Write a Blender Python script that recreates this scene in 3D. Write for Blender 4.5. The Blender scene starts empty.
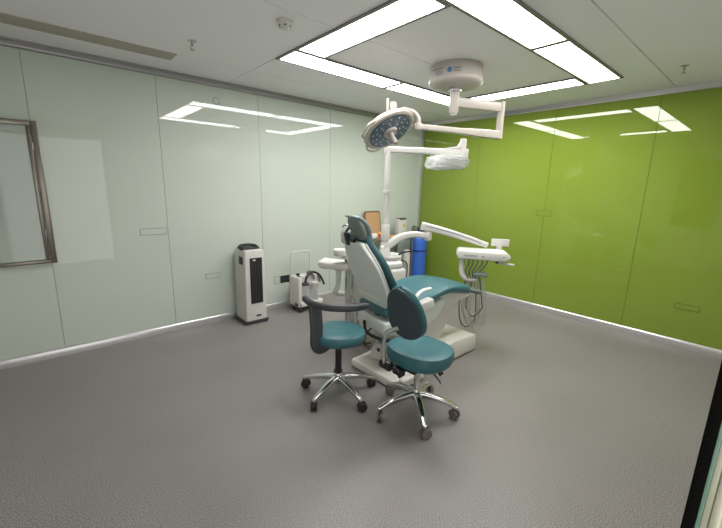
import bpy, bmesh, math, random
from mathutils import Vector, Matrix
random.seed(7)
S = bpy.context.scene
COL = S.collection
PI = math.pi

# ---------------------------------------------------------------- camera, world, exposure
CAM_H = 1.62544
cd = bpy.data.cameras.new('camera'); cam = bpy.data.objects.new('camera', cd); COL.objects.link(cam)
cd.sensor_fit = 'HORIZONTAL'; cd.sensor_width = 36.0; cd.lens = 36.0 * 363.34 / 722.0
cd.clip_start = 0.02; cd.clip_end = 60
yaw, pitch, roll = 0.848073021, -0.209491379, 0.0239416845
f = Vector((math.cos(pitch)*math.cos(yaw), math.cos(pitch)*math.sin(yaw), math.sin(pitch)))
r0 = Vector((math.sin(yaw), -math.cos(yaw), 0)); u0 = r0.cross(f)
rr = r0*math.cos(roll) + u0*math.sin(roll); uu = rr.cross(f)
cam.matrix_world = Matrix(((rr.x, uu.x, -f.x, 0), (rr.y, uu.y, -f.y, 0), (rr.z, uu.z, -f.z, CAM_H), (0, 0, 0, 1)))
S.camera = cam
w = bpy.data.worlds.new('world'); S.world = w; w.use_nodes = True
w.node_tree.nodes['Background'].inputs[0].default_value = (1.0, 0.98, 0.95, 1)
w.node_tree.nodes['Background'].inputs[1].default_value = 1.15
S.view_settings.view_transform = 'Standard'; S.view_settings.look = 'None'
S.view_settings.gamma = 1.0; S.view_settings.use_curve_mapping = False
S.view_settings.exposure = 0.68
LED_STRENGTH = 13.0
S.cycles.use_denoising = True
S.cycles.max_bounces = 10; S.cycles.diffuse_bounces = 6; S.cycles.glossy_bounces = 5
S.cycles.transmission_bounces = 8; S.cycles.sample_clamp_indirect = 6.0

# ---------------------------------------------------------------- materials
def srgb(r, g, b):
    c = []
    for v in (r, g, b):
        v /= 255.0
        c.append(v/12.92 if v <= 0.04045 else ((v+0.055)/1.055)**2.4)
    return (c[0], c[1], c[2], 1.0)

def mat(name, col, rough=0.5, metal=0.0, spec=0.5, coat=0.0, coat_rough=0.03, emit=None, trans=0.0, ior=1.5,
        noise=None, bump=None, alpha=None):
    m = bpy.data.materials.new(name); m.use_nodes = True
    nt = m.node_tree; b = nt.nodes['Principled BSDF']
    b.inputs['Base Color'].default_value = col
    b.inputs['Roughness'].default_value = rough; b.inputs['Metallic'].default_value = metal
    b.inputs['Specular IOR Level'].default_value = spec
    b.inputs['Coat Weight'].default_value = coat; b.inputs['Coat Roughness'].default_value = coat_rough
    b.inputs['IOR'].default_value = ior; b.inputs['Transmission Weight'].default_value = trans
    if emit:
        b.inputs['Emission Color'].default_value = emit[0]; b.inputs['Emission Strength'].default_value = emit[1]
    if noise or bump:
        tc = nt.nodes.new('ShaderNodeTexCoord')
    if noise:   # (scale, amount, detail)
        n = nt.nodes.new('ShaderNodeTexNoise'); n.inputs['Scale'].default_value = noise[0]; n.inputs['Detail'].default_value = noise[2]
        nt.links.new(tc.outputs['Object'], n.inputs['Vector'])
        mr = nt.nodes.new('ShaderNodeMapRange'); mr.inputs['From Min'].default_value = 0.3; mr.inputs['From Max'].default_value = 0.7
        mr.inputs['To Min'].default_value = 1-noise[1]; mr.inputs['To Max'].default_value = 1+noise[1]
        nt.links.new(n.outputs['Fac'], mr.inputs['Value'])
        mx = nt.nodes.new('ShaderNodeMix'); mx.data_type = 'RGBA'; mx.blend_type = 'MULTIPLY'; mx.inputs[0].default_value = 1
        mx.inputs[6].default_value = col
        nt.links.new(mr.outputs['Result'], mx.inputs[7]); nt.links.new(mx.outputs[2], b.inputs['Base Color'])
    if bump:    # (scale, strength)
        n2 = nt.nodes.new('ShaderNodeTexNoise'); n2.inputs['Scale'].default_value = bump[0]; n2.inputs['Detail'].default_value = 4
        nt.links.new(tc.outputs['Object'], n2.inputs['Vector'])
        bp = nt.nodes.new('ShaderNodeBump'); bp.inputs['Strength'].default_value = bump[1]; bp.inputs['Distance'].default_value = 0.002
        nt.links.new(n2.outputs['Fac'], bp.inputs['Height']); nt.links.new(bp.outputs['Normal'], b.inputs['Normal'])
    return m

M = {}
M['pale_glass'] = mat('pale green back painted glass', srgb(195, 203, 195), 0.6, spec=0.0, coat=1.0, coat_rough=0.012, noise=(0.7, 0.02, 2))
M['green_glass'] = mat('lime green back painted glass', srgb(128, 149, 56), 0.6, spec=0.0, coat=1.0, coat_rough=0.012, noise=(0.7, 0.02, 2))
M['joint'] = mat('grey joint sealant', srgb(118, 128, 118), 0.8)
M['joint_green'] = mat('dark green joint sealant', srgb(74, 96, 26), 0.8)
M['ceiling'] = mat('grey white ceiling panel', srgb(234, 233, 237), 0.5, spec=0.3)
M['ceil_gap'] = mat('dark ceiling gap', srgb(70, 72, 72), 0.9)
M['alu'] = mat('brushed aluminium', srgb(214, 213, 215), 0.3, metal=0.75)
M['alu_dark'] = mat('satin aluminium', srgb(168, 166, 168), 0.36, metal=0.6)
M['steel'] = mat('stainless steel', srgb(168, 164, 160), 0.28, metal=1.0)
M['frame_steel'] = mat('dark stainless steel', srgb(132, 126, 118), 0.3, metal=1.0)
M['chrome'] = mat('polished chrome', srgb(214, 214, 216), 0.14, metal=1.0)
M['white'] = mat('white plastic', srgb(206, 203, 200), 0.34, noise=(3, 0.015, 2))
M['warm_white'] = mat('cream white plastic', srgb(212, 210, 204), 0.36, noise=(3, 0.02, 2))
M['shell'] = mat('pale grey shell plastic', srgb(218, 224, 220), 0.42, noise=(3, 0.02, 2))
M['lamp_white'] = mat('ivory lacquer', srgb(178, 171, 164), 0.3)
M['teal'] = mat('teal leatherette', srgb(50, 100, 108), 0.42, noise=(6, 0.06, 3), bump=(420, 0.12))
M['teal_dark'] = mat('dark teal leatherette', srgb(46, 88, 96), 0.45, noise=(6, 0.06, 3), bump=(420, 0.12))
M['back_dark'] = mat('charcoal teal back panel', srgb(54, 68, 74), 0.5, bump=(300, 0.1))
M['grey_pad'] = mat('grey leatherette', srgb(122, 134, 138), 0.45, bump=(400, 0.1))
M['grey_shell'] = mat('mid grey shell plastic', srgb(116, 128, 124), 0.45)
M['grey_plastic'] = mat('dark grey plastic', srgb(58, 60, 64), 0.42)
M['toe_grey'] = mat('grey rubber toe cover', srgb(98, 106, 110), 0.5)
M['black'] = mat('black plastic', srgb(26, 26, 28), 0.4)
M['rubber'] = mat('black rubber', srgb(8, 8, 8), 0.9, spec=0.1)
M['hose'] = mat('grey silicone hose', srgb(168, 172, 164), 0.45)
M['dark_hose'] = mat('dark grey hose', srgb(86, 90, 88), 0.5)
M['caster_grey'] = mat('brown grey caster rubber', srgb(112, 102, 96), 0.6)
M['caster_black'] = mat('black caster nylon', srgb(34, 34, 36), 0.45)
M['blue_paint'] = mat('blue cylinder paint', srgb(58, 108, 204), 0.35)
M['blue_dark'] = mat('dark blue band', srgb(26, 58, 130), 0.5)
M['cardboard'] = mat('tan cork board', srgb(186, 148, 108), 0.8, noise=(60, 0.12, 4))
M['brown_edge'] = mat('brown wooden edge', srgb(122, 90, 60), 0.6)
M['yellow'] = mat('warning yellow', srgb(240, 196, 30), 0.5)
M['red'] = mat('red plastic', srgb(206, 50, 40), 0.5)
M['blue_ink'] = mat('blue print', srgb(40, 110, 170), 0.5)
M['ink'] = mat('grey blue print', srgb(112, 120, 138), 0.6)
M['white_ink'] = mat('white print', srgb(236, 238, 240), 0.6)
M['led'] = mat('lit white diffuser', (1, 1, 1, 1), 0.5, emit=((1.0, 0.985, 0.955, 1), LED_STRENGTH))
M['led_frame'] = mat('grey light frame', srgb(128, 124, 124), 0.45, metal=0.4)
M['lens_blue'] = mat('blue grey tinted lens', srgb(66, 92, 112), 0.18, coat=0.5)
M['clear_led'] = mat('clear led bead', srgb(214, 226, 230), 0.2)
M['beige'] = mat('beige vent slat', srgb(176, 170, 158), 0.5)
M['vent_dark'] = mat('vent shadow backing', srgb(96, 92, 86), 0.8)
M['clear'] = mat('clear plastic', (0.94, 0.96, 0.97, 1), 0.12, trans=0.85, ior=1.3)
M['film'] = mat('crinkled clear film', (0.93, 0.93, 0.94, 1), 0.22, trans=0.5, ior=1.2, bump=(60, 0.5))
M['glass_tint'] = mat('smoky glass', (0.80, 0.86, 0.82, 1), 0.02, spec=0.5, trans=0.6, ior=1.45)
M['glass_edge'] = mat('green glass edge', srgb(120, 160, 140), 0.15, trans=0.2)
M['frame_pale'] = mat('champagne aluminium', srgb(206, 208, 186), 0.35, metal=0.5)
M['dark_glass'] = mat('dark window glass', srgb(40, 48, 42), 0.05)
M['wall_plain'] = mat('pale plain wall', srgb(206, 206, 198), 0.5, spec=0.3)

def floor_mat():
    m = bpy.data.materials.new('speckled grey vinyl'); m.use_nodes = True
    nt = m.node_tree; b = nt.nodes['Principled BSDF']
    tc = nt.nodes.new('ShaderNodeTexCoord')
    n1 = nt.nodes.new('ShaderNodeTexNoise'); n1.inputs['Scale'].default_value = 185; n1.inputs['Detail'].default_value = 2
    n2 = nt.nodes.new('ShaderNodeTexNoise'); n2.inputs['Scale'].default_value = 1.6; n2.inputs['Detail'].default_value = 5
    vo = nt.nodes.new('ShaderNodeTexVoronoi'); vo.inputs['Scale'].default_value = 55
    for n in (n1, n2, vo): nt.links.new(tc.outputs['Object'], n.inputs['Vector'])
    r1 = nt.nodes.new('ShaderNodeValToRGB')
    r1.color_ramp.elements[0].position = 0.33; r1.color_ramp.elements[0].color = srgb(79, 76, 76)
    r1.color_ramp.elements[1].position = 0.68; r1.color_ramp.elements[1].color = srgb(163, 157, 156)
    nt.links.new(n1.outputs['Fac'], r1.inputs['Fac'])
    r2 = nt.nodes.new('ShaderNodeMapRange'); r2.inputs['From Min'].default_value = 0.3; r2.inputs['From Max'].default_value = 0.7
    r2.inputs['To Min'].default_value = 0.93; r2.inputs['To Max'].default_value = 1.06
    nt.links.new(n2.outputs['Fac'], r2.inputs['Value'])
    mx = nt.nodes.new('ShaderNodeMix'); mx.data_type = 'RGBA'; mx.blend_type = 'MULTIPLY'; mx.inputs[0].default_value = 1
    nt.links.new(r1.outputs['Color'], mx.inputs[6]); nt.links.new(r2.outputs['Result'], mx.inputs[7])
    st = nt.nodes.new('ShaderNodeMapRange'); st.inputs['From Min'].default_value = 0.10; st.inputs['From Max'].default_value = 0.16
    st.inputs['To Min'].default_value = 0.35; st.inputs['To Max'].default_value = 0.0
    nt.links.new(vo.outputs['Distance'], st.inputs['Value'])
    m2 = nt.nodes.new('ShaderNodeMix'); m2.data_type = 'RGBA'; m2.inputs[7].default_value = srgb(190, 186, 180)
    nt.links.new(st.outputs['Result'], m2.inputs[0]); nt.links.new(mx.outputs[2], m2.inputs[6])
    nt.links.new(m2.outputs[2], b.inputs['Base Color'])
    r3 = nt.nodes.new('ShaderNodeMapRange'); r3.inputs['From Min'].default_value = 0.3; r3.inputs['From Max'].default_value = 0.7
    r3.inputs['To Min'].default_value = 0.36; r3.inputs['To Max'].default_value = 0.48
    nt.links.new(n2.outputs['Fac'], r3.inputs['Value']); nt.links.new(r3.outputs['Result'], b.inputs['Roughness'])
    return m
M['floor'] = floor_mat()

# ---------------------------------------------------------------- mesh helpers
ROOT = {}
def mesh_obj(name, bm, m, parent=None, angle=38, world=True):
    """bm is in world coordinates; linked as ONE mesh object under parent (a thing or a part)."""
    base = Vector((0, 0, 0)); rot = 0.0
    if parent is not None:
        base, rot = ROOT[parent.name]
        if world:
            bm.transform(Matrix.Rotation(-rot, 4, 'Z') @ Matrix.Translation(-base))
    bmesh.ops.recalc_face_normals(bm, faces=bm.faces[:])
    me = bpy.data.meshes.new(name); bm.to_mesh(me); bm.free()
    me.materials.append(m)
    for p in me.polygons: p.use_smooth = True
    me.set_sharp_from_angle(angle=math.radians(angle))
    o = bpy.data.objects.new(name, me); COL.objects.link(o)
    if parent is not None: o.parent = parent
    ROOT[o.name] = (base, rot)
    return o

def thing(name, label, cat, loc=(0, 0, 0), group=None):
    o = bpy.data.objects.new(name, None); COL.objects.link(o); o.empty_display_size = 0.05
    o.location = loc; o['label'] = label; o['category'] = cat
    if group: o['group'] = group
    ROOT[o.name] = (Vector(loc), 0.0)
    return o
def tag(o, label, cat, group=None):
    o['label'] = label; o['category'] = cat
    if group: o['group'] = group
    return o
def struct(o):
    o['kind'] = 'structure'; return o

def BM(): return bmesh.new()
def xf(bm, verts, mtx): bmesh.ops.transform(bm, matrix=mtx, verts=verts)

def box(bm, lo, hi, bev=0.0, seg=2, mtx=None):
    t = bmesh.new()
    bmesh.ops.create_cube(t, size=1.0)
    lo = Vector(lo); hi = Vector(hi); c = (lo+hi)/2; d = hi-lo
    for v in t.verts: v.co = Vector((v.co.x*d.x, v.co.y*d.y, v.co.z*d.z)) + c
    if bev > 0:
        bmesh.ops.bevel(t, geom=t.edges[:], offset=min(bev, 0.48*min(d)), segments=seg, profile=0.5, affect='EDGES')
    if mtx is not None: bmesh.ops.transform(t, matrix=mtx, verts=t.verts)
    add(bm, t)

def add(bm, t):
    me = bpy.data.meshes.new('tmp'); t.to_mesh(me); t.free(); bm.from_mesh(me); bpy.data.meshes.remove(me)

def prism(bm, poly, d, bev=0.0, seg=2, mtx=None):
    """polygon of (a,b) in the local XZ plane, extruded along local Y from -d/2 to d/2."""
    t = bmesh.new()
    vs = [t.verts.new((a, -d/2, b)) for a, b in poly]
    fc = t.faces.new(vs)
    e = bmesh.ops.extrude_face_region(t, geom=[fc])
    for v in e['geom']:
        if isinstance(v, bmesh.types.BMVert): v.co.y += d
    bmesh.ops.recalc_face_normals(t, faces=t.faces[:])
    if bev > 0: bmesh.ops.bevel(t, geom=t.edges[:], offset=bev, segments=seg, profile=0.5, affect='EDGES')
    if mtx is not None: bmesh.ops.transform(t, matrix=mtx, verts=t.verts)
    add(bm, t)

def spline(pts, n=8, closed=False):
    P = [Vector(p) for p in pts]
    if len(P) < 3: return P
    out = []
    L = len(P)
    rng = range(L) if closed else range(L-1)
    for i in rng:
        if closed: p0, p1, p2, p3 = P[i-1], P[i], P[(i+1) % L], P[(i+2) % L]
        else: p0 = P[i-1] if i else P[0]*2-P[1]; p1 = P[i]; p2 = P[i+1]; p3 = P[i+2] if i+2 < L else P[-1]*2-P[-2]
        for k in range(n):
            t = k/n
            out.append(0.5*((2*p1)+(p2-p0)*t+(2*p0-5*p1+4*p2-p3)*t*t+(3*p1-p0-3*p2+p3)*t**3))
    if not closed: out.append(P[-1])
    return out

def sweep(bm, path, prof, scale=None, up=(0, 0, 1), closed=False, cap=True):
    """sweep a 2-D profile [(a,b)] along path; a = sideways, b = up-ish."""
    P = [Vector(p) for p in path]; n = len(P); rings = []
    last = Vector(up)
    for i in range(n):
        if closed: t = (P[(i+1) % n]-P[i-1]).normalized()
        else: t = (P[min(i+1, n-1)]-P[max(i-1, 0)]).normalized()
        side = t.cross(last)
        if side.length < 1e-4: side = t.cross(Vector((1, 0.2, 0)))
        side.normalize(); nu = side.cross(t).normalized(); last = nu
        s = scale[i] if scale else 1.0
        if not isinstance(s, tuple): s = (s, s)
        rings.append([bm.verts.new(P[i]+side*a*s[0]+nu*b*s[1]) for a, b in prof])
    k = len(prof)
    for i in range(n if closed else n-1):
        A = rings[i]; B = rings[(i+1) % n]
        for j in range(k): bm.faces.new((A[j], A[(j+1) % k], B[(j+1) % k], B[j]))
    if cap and not closed:
        bm.faces.new(rings[0][::-1]); bm.faces.new(rings[-1])

def circ(r, n=10): return [(r*math.cos(2*PI*i/n), r*math.sin(2*PI*i/n)) for i in range(n)]
def rrect(w, h, r, n=3):
    out = []
    for cx, cy, a0 in ((w/2-r, h/2-r, 0), (-w/2+r, h/2-r, 90), (-w/2+r, -h/2+r, 180), (w/2-r, -h/2+r, 270)):
        for i in range(n+1):
            a = math.radians(a0+90*i/n); out.append((cx+r*math.cos(a), cy+r*math.sin(a)))
    return out
def tube(bm, pts, r, n=10, smooth=8, closed=False, r2=None):
    P = spline(pts, smooth, closed) if smooth else [Vector(p) for p in pts]
    sc = None
    if r2 is not None: sc = [1+(r2/r-1)*i/(len(P)-1) for i in range(len(P))]
    sweep(bm, P, circ(r, n), sc, closed=closed)

def align(a, b):
    a = Vector(a); b = Vector(b); z = (b-a).normalized()
    q = Vector((0, 0, 1)).rotation_difference(z)
    return Matrix.Translation(a) @ q.to_matrix().to_4x4(), (b-a).length
def cyl(bm, a, b, r, r2=None, n=24, bev=0.0):
    m, L = align(a, b)
    r2 = r if r2 is None else r2
    if bev: prof = [(0, 0), (r-bev, 0), (r-bev*.3, bev*.3), (r, bev), (r2, L-bev), (r2-bev*.3, L-bev*.3), (r2-bev, L), (0, L)]
    else: prof = [(0, 0), (r, 0), (r2, L), (0, L)]
    lathe(bm, prof, n, m)
def lathe(bm, prof, n=32, mtx=None):
    mtx = mtx or Matrix()
    rings = []
    for r, z in prof:
        if r < 1e-6: rings.append([bm.verts.new(mtx @ Vector((0, 0, z)))])
        else: rings.append([bm.verts.new(mtx @ Vector((r*math.cos(2*PI*i/n), r*math.sin(2*PI*i/n), z))) for i in range(n)])
    for A, B in zip(rings[:-1], rings[1:]):
        for i in range(n):
            j = (i+1) % n
            if len(A) == 1 and len(B) == 1: continue
            if len(A) == 1: bm.faces.new((A[0], B[j], B[i]))
            elif len(B) == 1: bm.faces.new((A[i], A[j], B[0]))
            else: bm.faces.new((A[i], A[j], B[j], B[i]))

def ball(bm, c, r, sc=(1, 1, 1), n=16, mtx=None):
    prof = [(r*math.sin(PI*i/10), -r*math.cos(PI*i/10)) for i in range(11)]
    prof[0] = (0, -r); prof[-1] = (0, r)
    lathe(bm, prof, n, (mtx or Matrix.Translation(Vector(c))) @ Matrix.Diagonal((*sc, 1)))

def slab(bm, path, halfw, thick, up=(0, 0, 1), e=3.2, n=28, end_round=3, lateral=None):
    """cushion: rounded-section body along a path of centre points, with per-point half width and thickness, soft ends."""
    P = [Vector(p) for p in path]; N = len(P)
    prof = []
    for i in range(n):
        a = 2*PI*i/n; c, s = math.cos(a), math.sin(a)
        prof.append((math.copysign(abs(c)**(2/e), c), math.copysign(abs(s)**(2/e), s)))
    pts = []; sc = []
    t0 = (P[1]-P[0]).normalized(); t1 = (P[-1]-P[-2]).normalized()
    er = end_round
    for k in range(er):                       # start cap
        a = (PI/2)*(1-k/er); th = thick[0]/2
        pts.append(P[0]-t0*th*math.sin(a)); q = max(math.cos(a), 0.02)
        sc.append((halfw[0]-th*(1-q), th*q))
    for i in range(N): pts.append(P[i]); sc.append((halfw[i], thick[i]/2))
    for k in range(1, er+1):
        a = (PI/2)*(k/er); th = thick[-1]/2
        pts.append(P[-1]+t1*th*math.sin(a)); q = max(math.cos(a), 0.02)
        sc.append((halfw[-1]-th*(1-q), th*q))
    # fixed lateral direction when given
    rings = []
    for i in range(len(pts)):
        t = (pts[min(i+1, len(pts)-1)]-pts[max(i-1, 0)]).normalized()
        side = Vector(lateral) if lateral else t.cross(Vector(up)).normalized()
        nu = side.cross(t).normalized()
        rings.append([bm.verts.new(pts[i]+side*a*sc[i][0]+nu*b*sc[i][1]) for a, b in prof])
    for A, B in zip(rings[:-1], rings[1:]):
        for j in range(n): bm.faces.new((A[j], A[(j+1) % n], B[(j+1) % n], B[j]))
    bm.faces.new(rings[0][::-1]); bm.faces.new(rings[-1])

def interp(tab, x):
    n = len(tab); x = max(tab[0][0], min(tab[-1][0], x))
    for i in range(n-1):
        x0, y0 = tab[i]; x1, y1 = tab[i+1]
        if x <= x1 or i == n-2:
            def sl(k):
                k0, k1 = max(k-1, 0), min(k+1, n-1)
                return (tab[k1][1]-tab[k0][1])/(tab[k1][0]-tab[k0][0])
            h = x1-x0; t = (x-x0)/h
            return (2*t**3-3*t*t+1)*y0+(t**3-2*t*t+t)*h*sl(i)+(-2*t**3+3*t*t)*y1+(t**3-t*t)*h*sl(i+1)

def part(name, m, parent, fn, angle=38):
    bm = BM(); fn(bm); return mesh_obj(name, bm, m, parent, angle)
def P_box(name, m, parent, lo, hi, bev=0.004, seg=2): return part(name, m, parent, lambda b: box(b, lo, hi, bev, seg))
def P_tube(name, m, parent, pts, r, n=10, smooth=8, closed=False, r2=None): return part(name, m, parent, lambda b: tube(b, pts, r, n, smooth, closed, r2))
def P_cyl(name, m, parent, a, b_, r, r2=None, n=24, bev=0.0): return part(name, m, parent, lambda b: cyl(b, a, b_, r, r2, n, bev))

# ---------------------------------------------------------------- room shell
X0, X1, Y0, Y1, H = -0.44, 5.079, -0.10, 4.237, 2.7
struct(part('floor', M['floor'], None, lambda b: box(b, (X0-.1, Y0-.6, -.08), (X1+.1, Y1+.1, 0))))
ceil = struct(part('ceiling', M['ceil_gap'], None, lambda b: box(b, (X0-.1, Y0-.1, H+.012), (X1+.1, Y1+.1, H+.1))))
ys = [Y0, 0.918, 2.25, 3.60, Y1]; xs = [X0, 1.70, X1]
for i in range(4):
    for j in range(2):
        P_box('ceiling_panel', M['ceiling'], ceil, (xs[j]+.0035, ys[i]+.0035, H), (xs[j+1]-.0035, ys[i+1]-.0035, H+.012), 0.002, 1)
wl = struct(part('wall_left', M['joint'], None, lambda b: box(b, (X0-.1, Y1+.012, 0), (X1+.1, Y1+.1, H))))
xs = [X0, 0.024, 0.996, 2.07, 3.12, 4.15, X1]
for a, b_ in zip(xs[:-1], xs[1:]):
    P_box('glass_panel', M['pale_glass'], wl, (a+.0015, Y1, 0), (b_-.0015, Y1+.012, H), 0.0008, 1)
wr = struct(part('wall_right', M['joint_green'], None, lambda b: box(b, (X1+.012, Y0-.1, 0), (X1+.1, Y1+.1, H))))
ysr = [Y0, 1.022, 2.075, 3.13, Y1]
for a, b_ in zip(ysr[:-1], ysr[1:]):
    P_box('glass_panel', M['green_glass'], wr, (X1, a+.0015, 0), (X1+.012, b_-.0015, H), 0.0008, 1)
struct(part('wall_back', M['wall_plain'], None, lambda b: box(b, (X0-.1, Y0-.1, 0), (X0, Y1+.1, H))))
# near wall with the doorway the camera stands in
struct(part('wall_front', M['wall_plain'], None, lambda b: (box(b, (1.02, Y0-.1, 0), (X1+.1, Y0, H)), box(b, (X0, Y0-.1, 2.35), (1.02, Y0, H)))))
win = struct(part('window_1', M['alu_dark'], None, lambda b: (box(b, (X0, .86, .90), (X0+.03, .90, 2.52)), box(b, (X0, 1.56, .90), (X0+.03, 1.60, 2.52)), box(b, (X0, .90, .90), (X0+.03, 1.56, .94)), box(b, (X0, .90, 2.48), (X0+.03, 1.56, 2.52)))))
P_box('window_pane', M['dark_glass'], win, (X0, .90, .94), (X0+.012, 1.56, 2.48), 0)
# skirting, cornice and corner trim
SK = [(0.0005, 0.0), (0.0005, .078), (.006, .078), (.012, .074), (.017, .066), (.0205, .055), (.023, .042), (.0245, .025), (.025, .010), (.025, 0.0)]
YX = Matrix(((0, 1, 0, 0), (1, 0, 0, 0), (0, 0, 1, 0), (0, 0, 0, 1)))
struct(part('baseboard_left', M['alu'], None, lambda b: prism(b, [(Y1-a, z) for a, z in SK], X1-X0, mtx=Matrix.Translation(((X0+X1)/2, 0, 0)) @ YX), 60))
struct(part('baseboard_right', M['alu'], None, lambda b: prism(b, [(X1-a, z) for a, z in SK], Y1-.026-Y0, mtx=Matrix.Translation((0, (Y0+Y1-.026)/2, 0))), 60))
struct(part('baseboard_back', M['alu'], None, lambda b: box(b, (X0+.0005, Y0, 0), (X0+.012, Y1-.027, .075), .004, 2)))
struct(part('trim_1', M['alu_dark'], None, lambda b: prism(b, [(Y1-.0005, 2.640), (Y1-.0005, H-.0005), (Y1-.05, H-.0005), (Y1-.05, H-.010), (Y1-.030, 2.682)]+[(Y1-.010-.022*math.sin(math.radians(a)), 2.660+.020*math.cos(math.radians(a))) for a in range(60, 181, 12)], X1-X0, mtx=Matrix.Translation(((X0+X1)/2, 0, 0)) @ Matrix(((0, 1, 0, 0), (1, 0, 0, 0), (0, 0, 1, 0), (0, 0, 0, 1)))), 60))
struct(part('trim_2', M['alu'], None, lambda b: prism(b, [(X1-.0005, 2.646), (X1-.0005, H-.0005), (X1-.05, H-.0005), (X1-.05, H-.012), (X1-.014, 2.654), (X1-.014, 2.646)], Y1-.055-Y0, mtx=Matrix.Translation((0, (Y0+Y1-.055)/2, 0)))))
struct(part('trim_3', M['alu'], None, lambda b: box(b, (X1-.035, Y1-.035, .08), (X1-.001, Y1-.001, 2.64), .008, 2)))
# open glass door leaf beside the camera
door = struct(part('door_1', M['frame_pale'], None, lambda b: (box(b, (1.002, -.014, 0), (1.03, -.0022, 2.34), .002), box(b, (.994, -.030, 0), (1.03, -.014, 2.34), .004), box(b, (1.03, -.098, 0), (1.05, -.0022, 2.34), .003))))
P_box('door_seal', M['rubber'], door, (1.0, .005, .01), (1.03, .026, 2.34), .003)
P_box('glass_edge', M['glass_edge'], door, (1.001, -.002, .01), (1.03, .0048, 2.34), .001)

# ---------------------------------------------------------------- ceiling lights (pinwheel of six)
def led(x0, x1, y0, y1, label):
    t = thing('ceiling_light', label, 'ceiling light', ((x0+x1)/2, (y0+y1)/2, H), 'white ceiling light panels')
    z0, z1, fw = H-.014, H-.0005, .025
    part('frame', M['led_frame'], t, lambda b: (box(b, (x0, y0, z0), (x1, y0+fw, z1)), box(b, (x0, y1-fw, z0), (x1, y1, z1)),
                                                box(b, (x0, y0+fw, z0), (x0+fw, y1-fw, z1)), box(b, (x1-fw, y0+fw, z0), (x1, y1-fw, z1))))
    P_box('diffuser', M['led'], t, (x0+fw, y0+fw, z0+.003), (x1-fw, y1-fw, z0+.006), 0)
xa, xb, xc, xd = 1.69, 1.985, 4.005, 4.30
ya, yb, yc, yd = 1.19, 1.497, 2.785, 3.10
led(xa, 2.990, yc, yd, 'lit ceiling light panel along the pale wall, left of the two end to end')
led(2.994, xd, yc, yd, 'lit ceiling light panel along the pale wall, half behind the round ceiling mount')
led(xa, xb, yb, yc-.004, 'lit ceiling light panel forming the short left side of the ring')
led(xc, xd, yb, yc-.004, 'lit ceiling light panel running parallel to the green wall, behind the round ceiling mount')
led(xa, 2.998, ya, yb-.004, 'largest lit ceiling light panel cut by the top edge of the photo')
led(3.002, xd, ya, yb-.004, 'lit ceiling light panel at the right corner of the ring, nearest the green wall')

# ceiling fittings
def sprinkler(x, y, label):
    t = thing('fire_sprinkler', label, 'sprinkler', (x, y, H), 'ceiling sprinklers')
    P_cyl('escutcheon', M['chrome'], t, (x, y, H-.006), (x, y, H-.0005), .028, .032)
    P_cyl('stem', M['steel'], t, (x, y, H-.035), (x, y, H-.006), .008)
    part('yoke', M['steel'], t, lambda b: (tube(b, [(x-.004, y, H-.03), (x-.014, y, H-.045), (x-.004, y, H-.06)], .0025), tube(b, [(x+.004, y, H-.03), (x+.014, y, H-.045), (x+.004, y, H-.06)], .0025)))
    P_cyl('deflector', M['steel'], t, (x, y, H-.065), (x, y, H-.061), .018, n=12)
sprinkler(1.043, 3.226, 'small metal fire sprinkler on the ceiling beside the long slot vent')
sprinkler(4.268, .744, 'small metal fire sprinkler on the ceiling near the green wall, at far right')
sx, sy = 1.385, 2.40
t = thing('smoke_detector', 'round white smoke detector on the ceiling left of the light ring', 'smoke detector', (sx, sy, H))
P_cyl('base_plate', M['white'], t, (sx, sy, H-.016), (sx, sy, H-.0005), .055, .055, 32, .003)
part('housing', M['white'], t, lambda b: lathe(b, [(0, H-.052), (.022, H-.052), (.034, H-.046), (.044, H-.030), (.047, H-.0165), (0, H-.0165)], 32, Matrix.Translation((sx, sy, 0))))
for k in range(6):
    a = k*PI/3
    part('vent_slot', M['grey_plastic'], t, lambda b: box(b, (-.008, -.002, -.004), (.008, .002, .004), 0, mtx=Matrix.Translation((sx+.0405*math.cos(a), sy+.0405*math.sin(a), H-.036)) @ Matrix.Rotation(a+PI/2, 4, 'Z')))
t = thing('linear_air_vent', 'long beige slot air vent recessed in the ceiling at upper left', 'air vent', (.36, 3.71, H))
part('vent_frame', M['beige'], t, lambda b: (box(b, (X0+.01, 3.625, H-.008), (1.04, 3.640, H-.0005)), box(b, (X0+.01, 3.805, H-.008), (1.04, 3.82, H-.0005)), box(b, (1.025, 3.64, H-.008), (1.04, 3.805, H-.0005)), box(b, (X0+.01, 3.64, H-.008), (X0+.025, 3.805, H-.0005))))
part('backing', M['vent_dark'], t, lambda b: box(b, (X0+.025, 3.64, H-.003), (1.025, 3.805, H-.0008)))
part('slats', M['beige'], t, lambda b: [box(b, (X0+.025, 3.648+.0225*k, H-.006), (1.025, 3.662+.0225*k, H-.0035)) for k in range(7)])

# wall access plates
def plate_l(x0, x1, z0, z1, label, m='pale_glass', rim='joint', solid=False):
    t = thing('wall_plate', label, 'wall plate', ((x0+x1)/2, Y1, z0))
    part('rim', M[rim], t, lambda b: box(b, (x0, Y1-.0015, z0), (x1, Y1-.0003, z1)))
    P_box('cover', M[m], t, (x0+.005, Y1-.004, z0+.005), (x1-.005, Y1-.0016, z1-.005), .001, 1)
    return t
plate_l(.735, .985, 1.085, 1.155, 'pale rectangular cover plate on the pale wall beside the panel joint, above floor at left')
plate_l(1.345, 1.515, .535, .595, 'low pale rectangular cover plate on the pale wall left of the white tower purifier')
plate_l(2.215, 2.30, .335, .435, 'small pale square cover plate on the pale wall left of the black socket')
t = plate_l(2.305, 2.475, .335, .435, 'black rectangular power socket on the pale wall beside the suction unit', 'black', 'grey_plastic')
part('socket_holes', M['grey_plastic'], t, lambda b: [box(b, (2.325+.045*k, Y1-.0048, .365), (2.355+.045*k, Y1-.0041, .405)) for k in range(3)])
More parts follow.
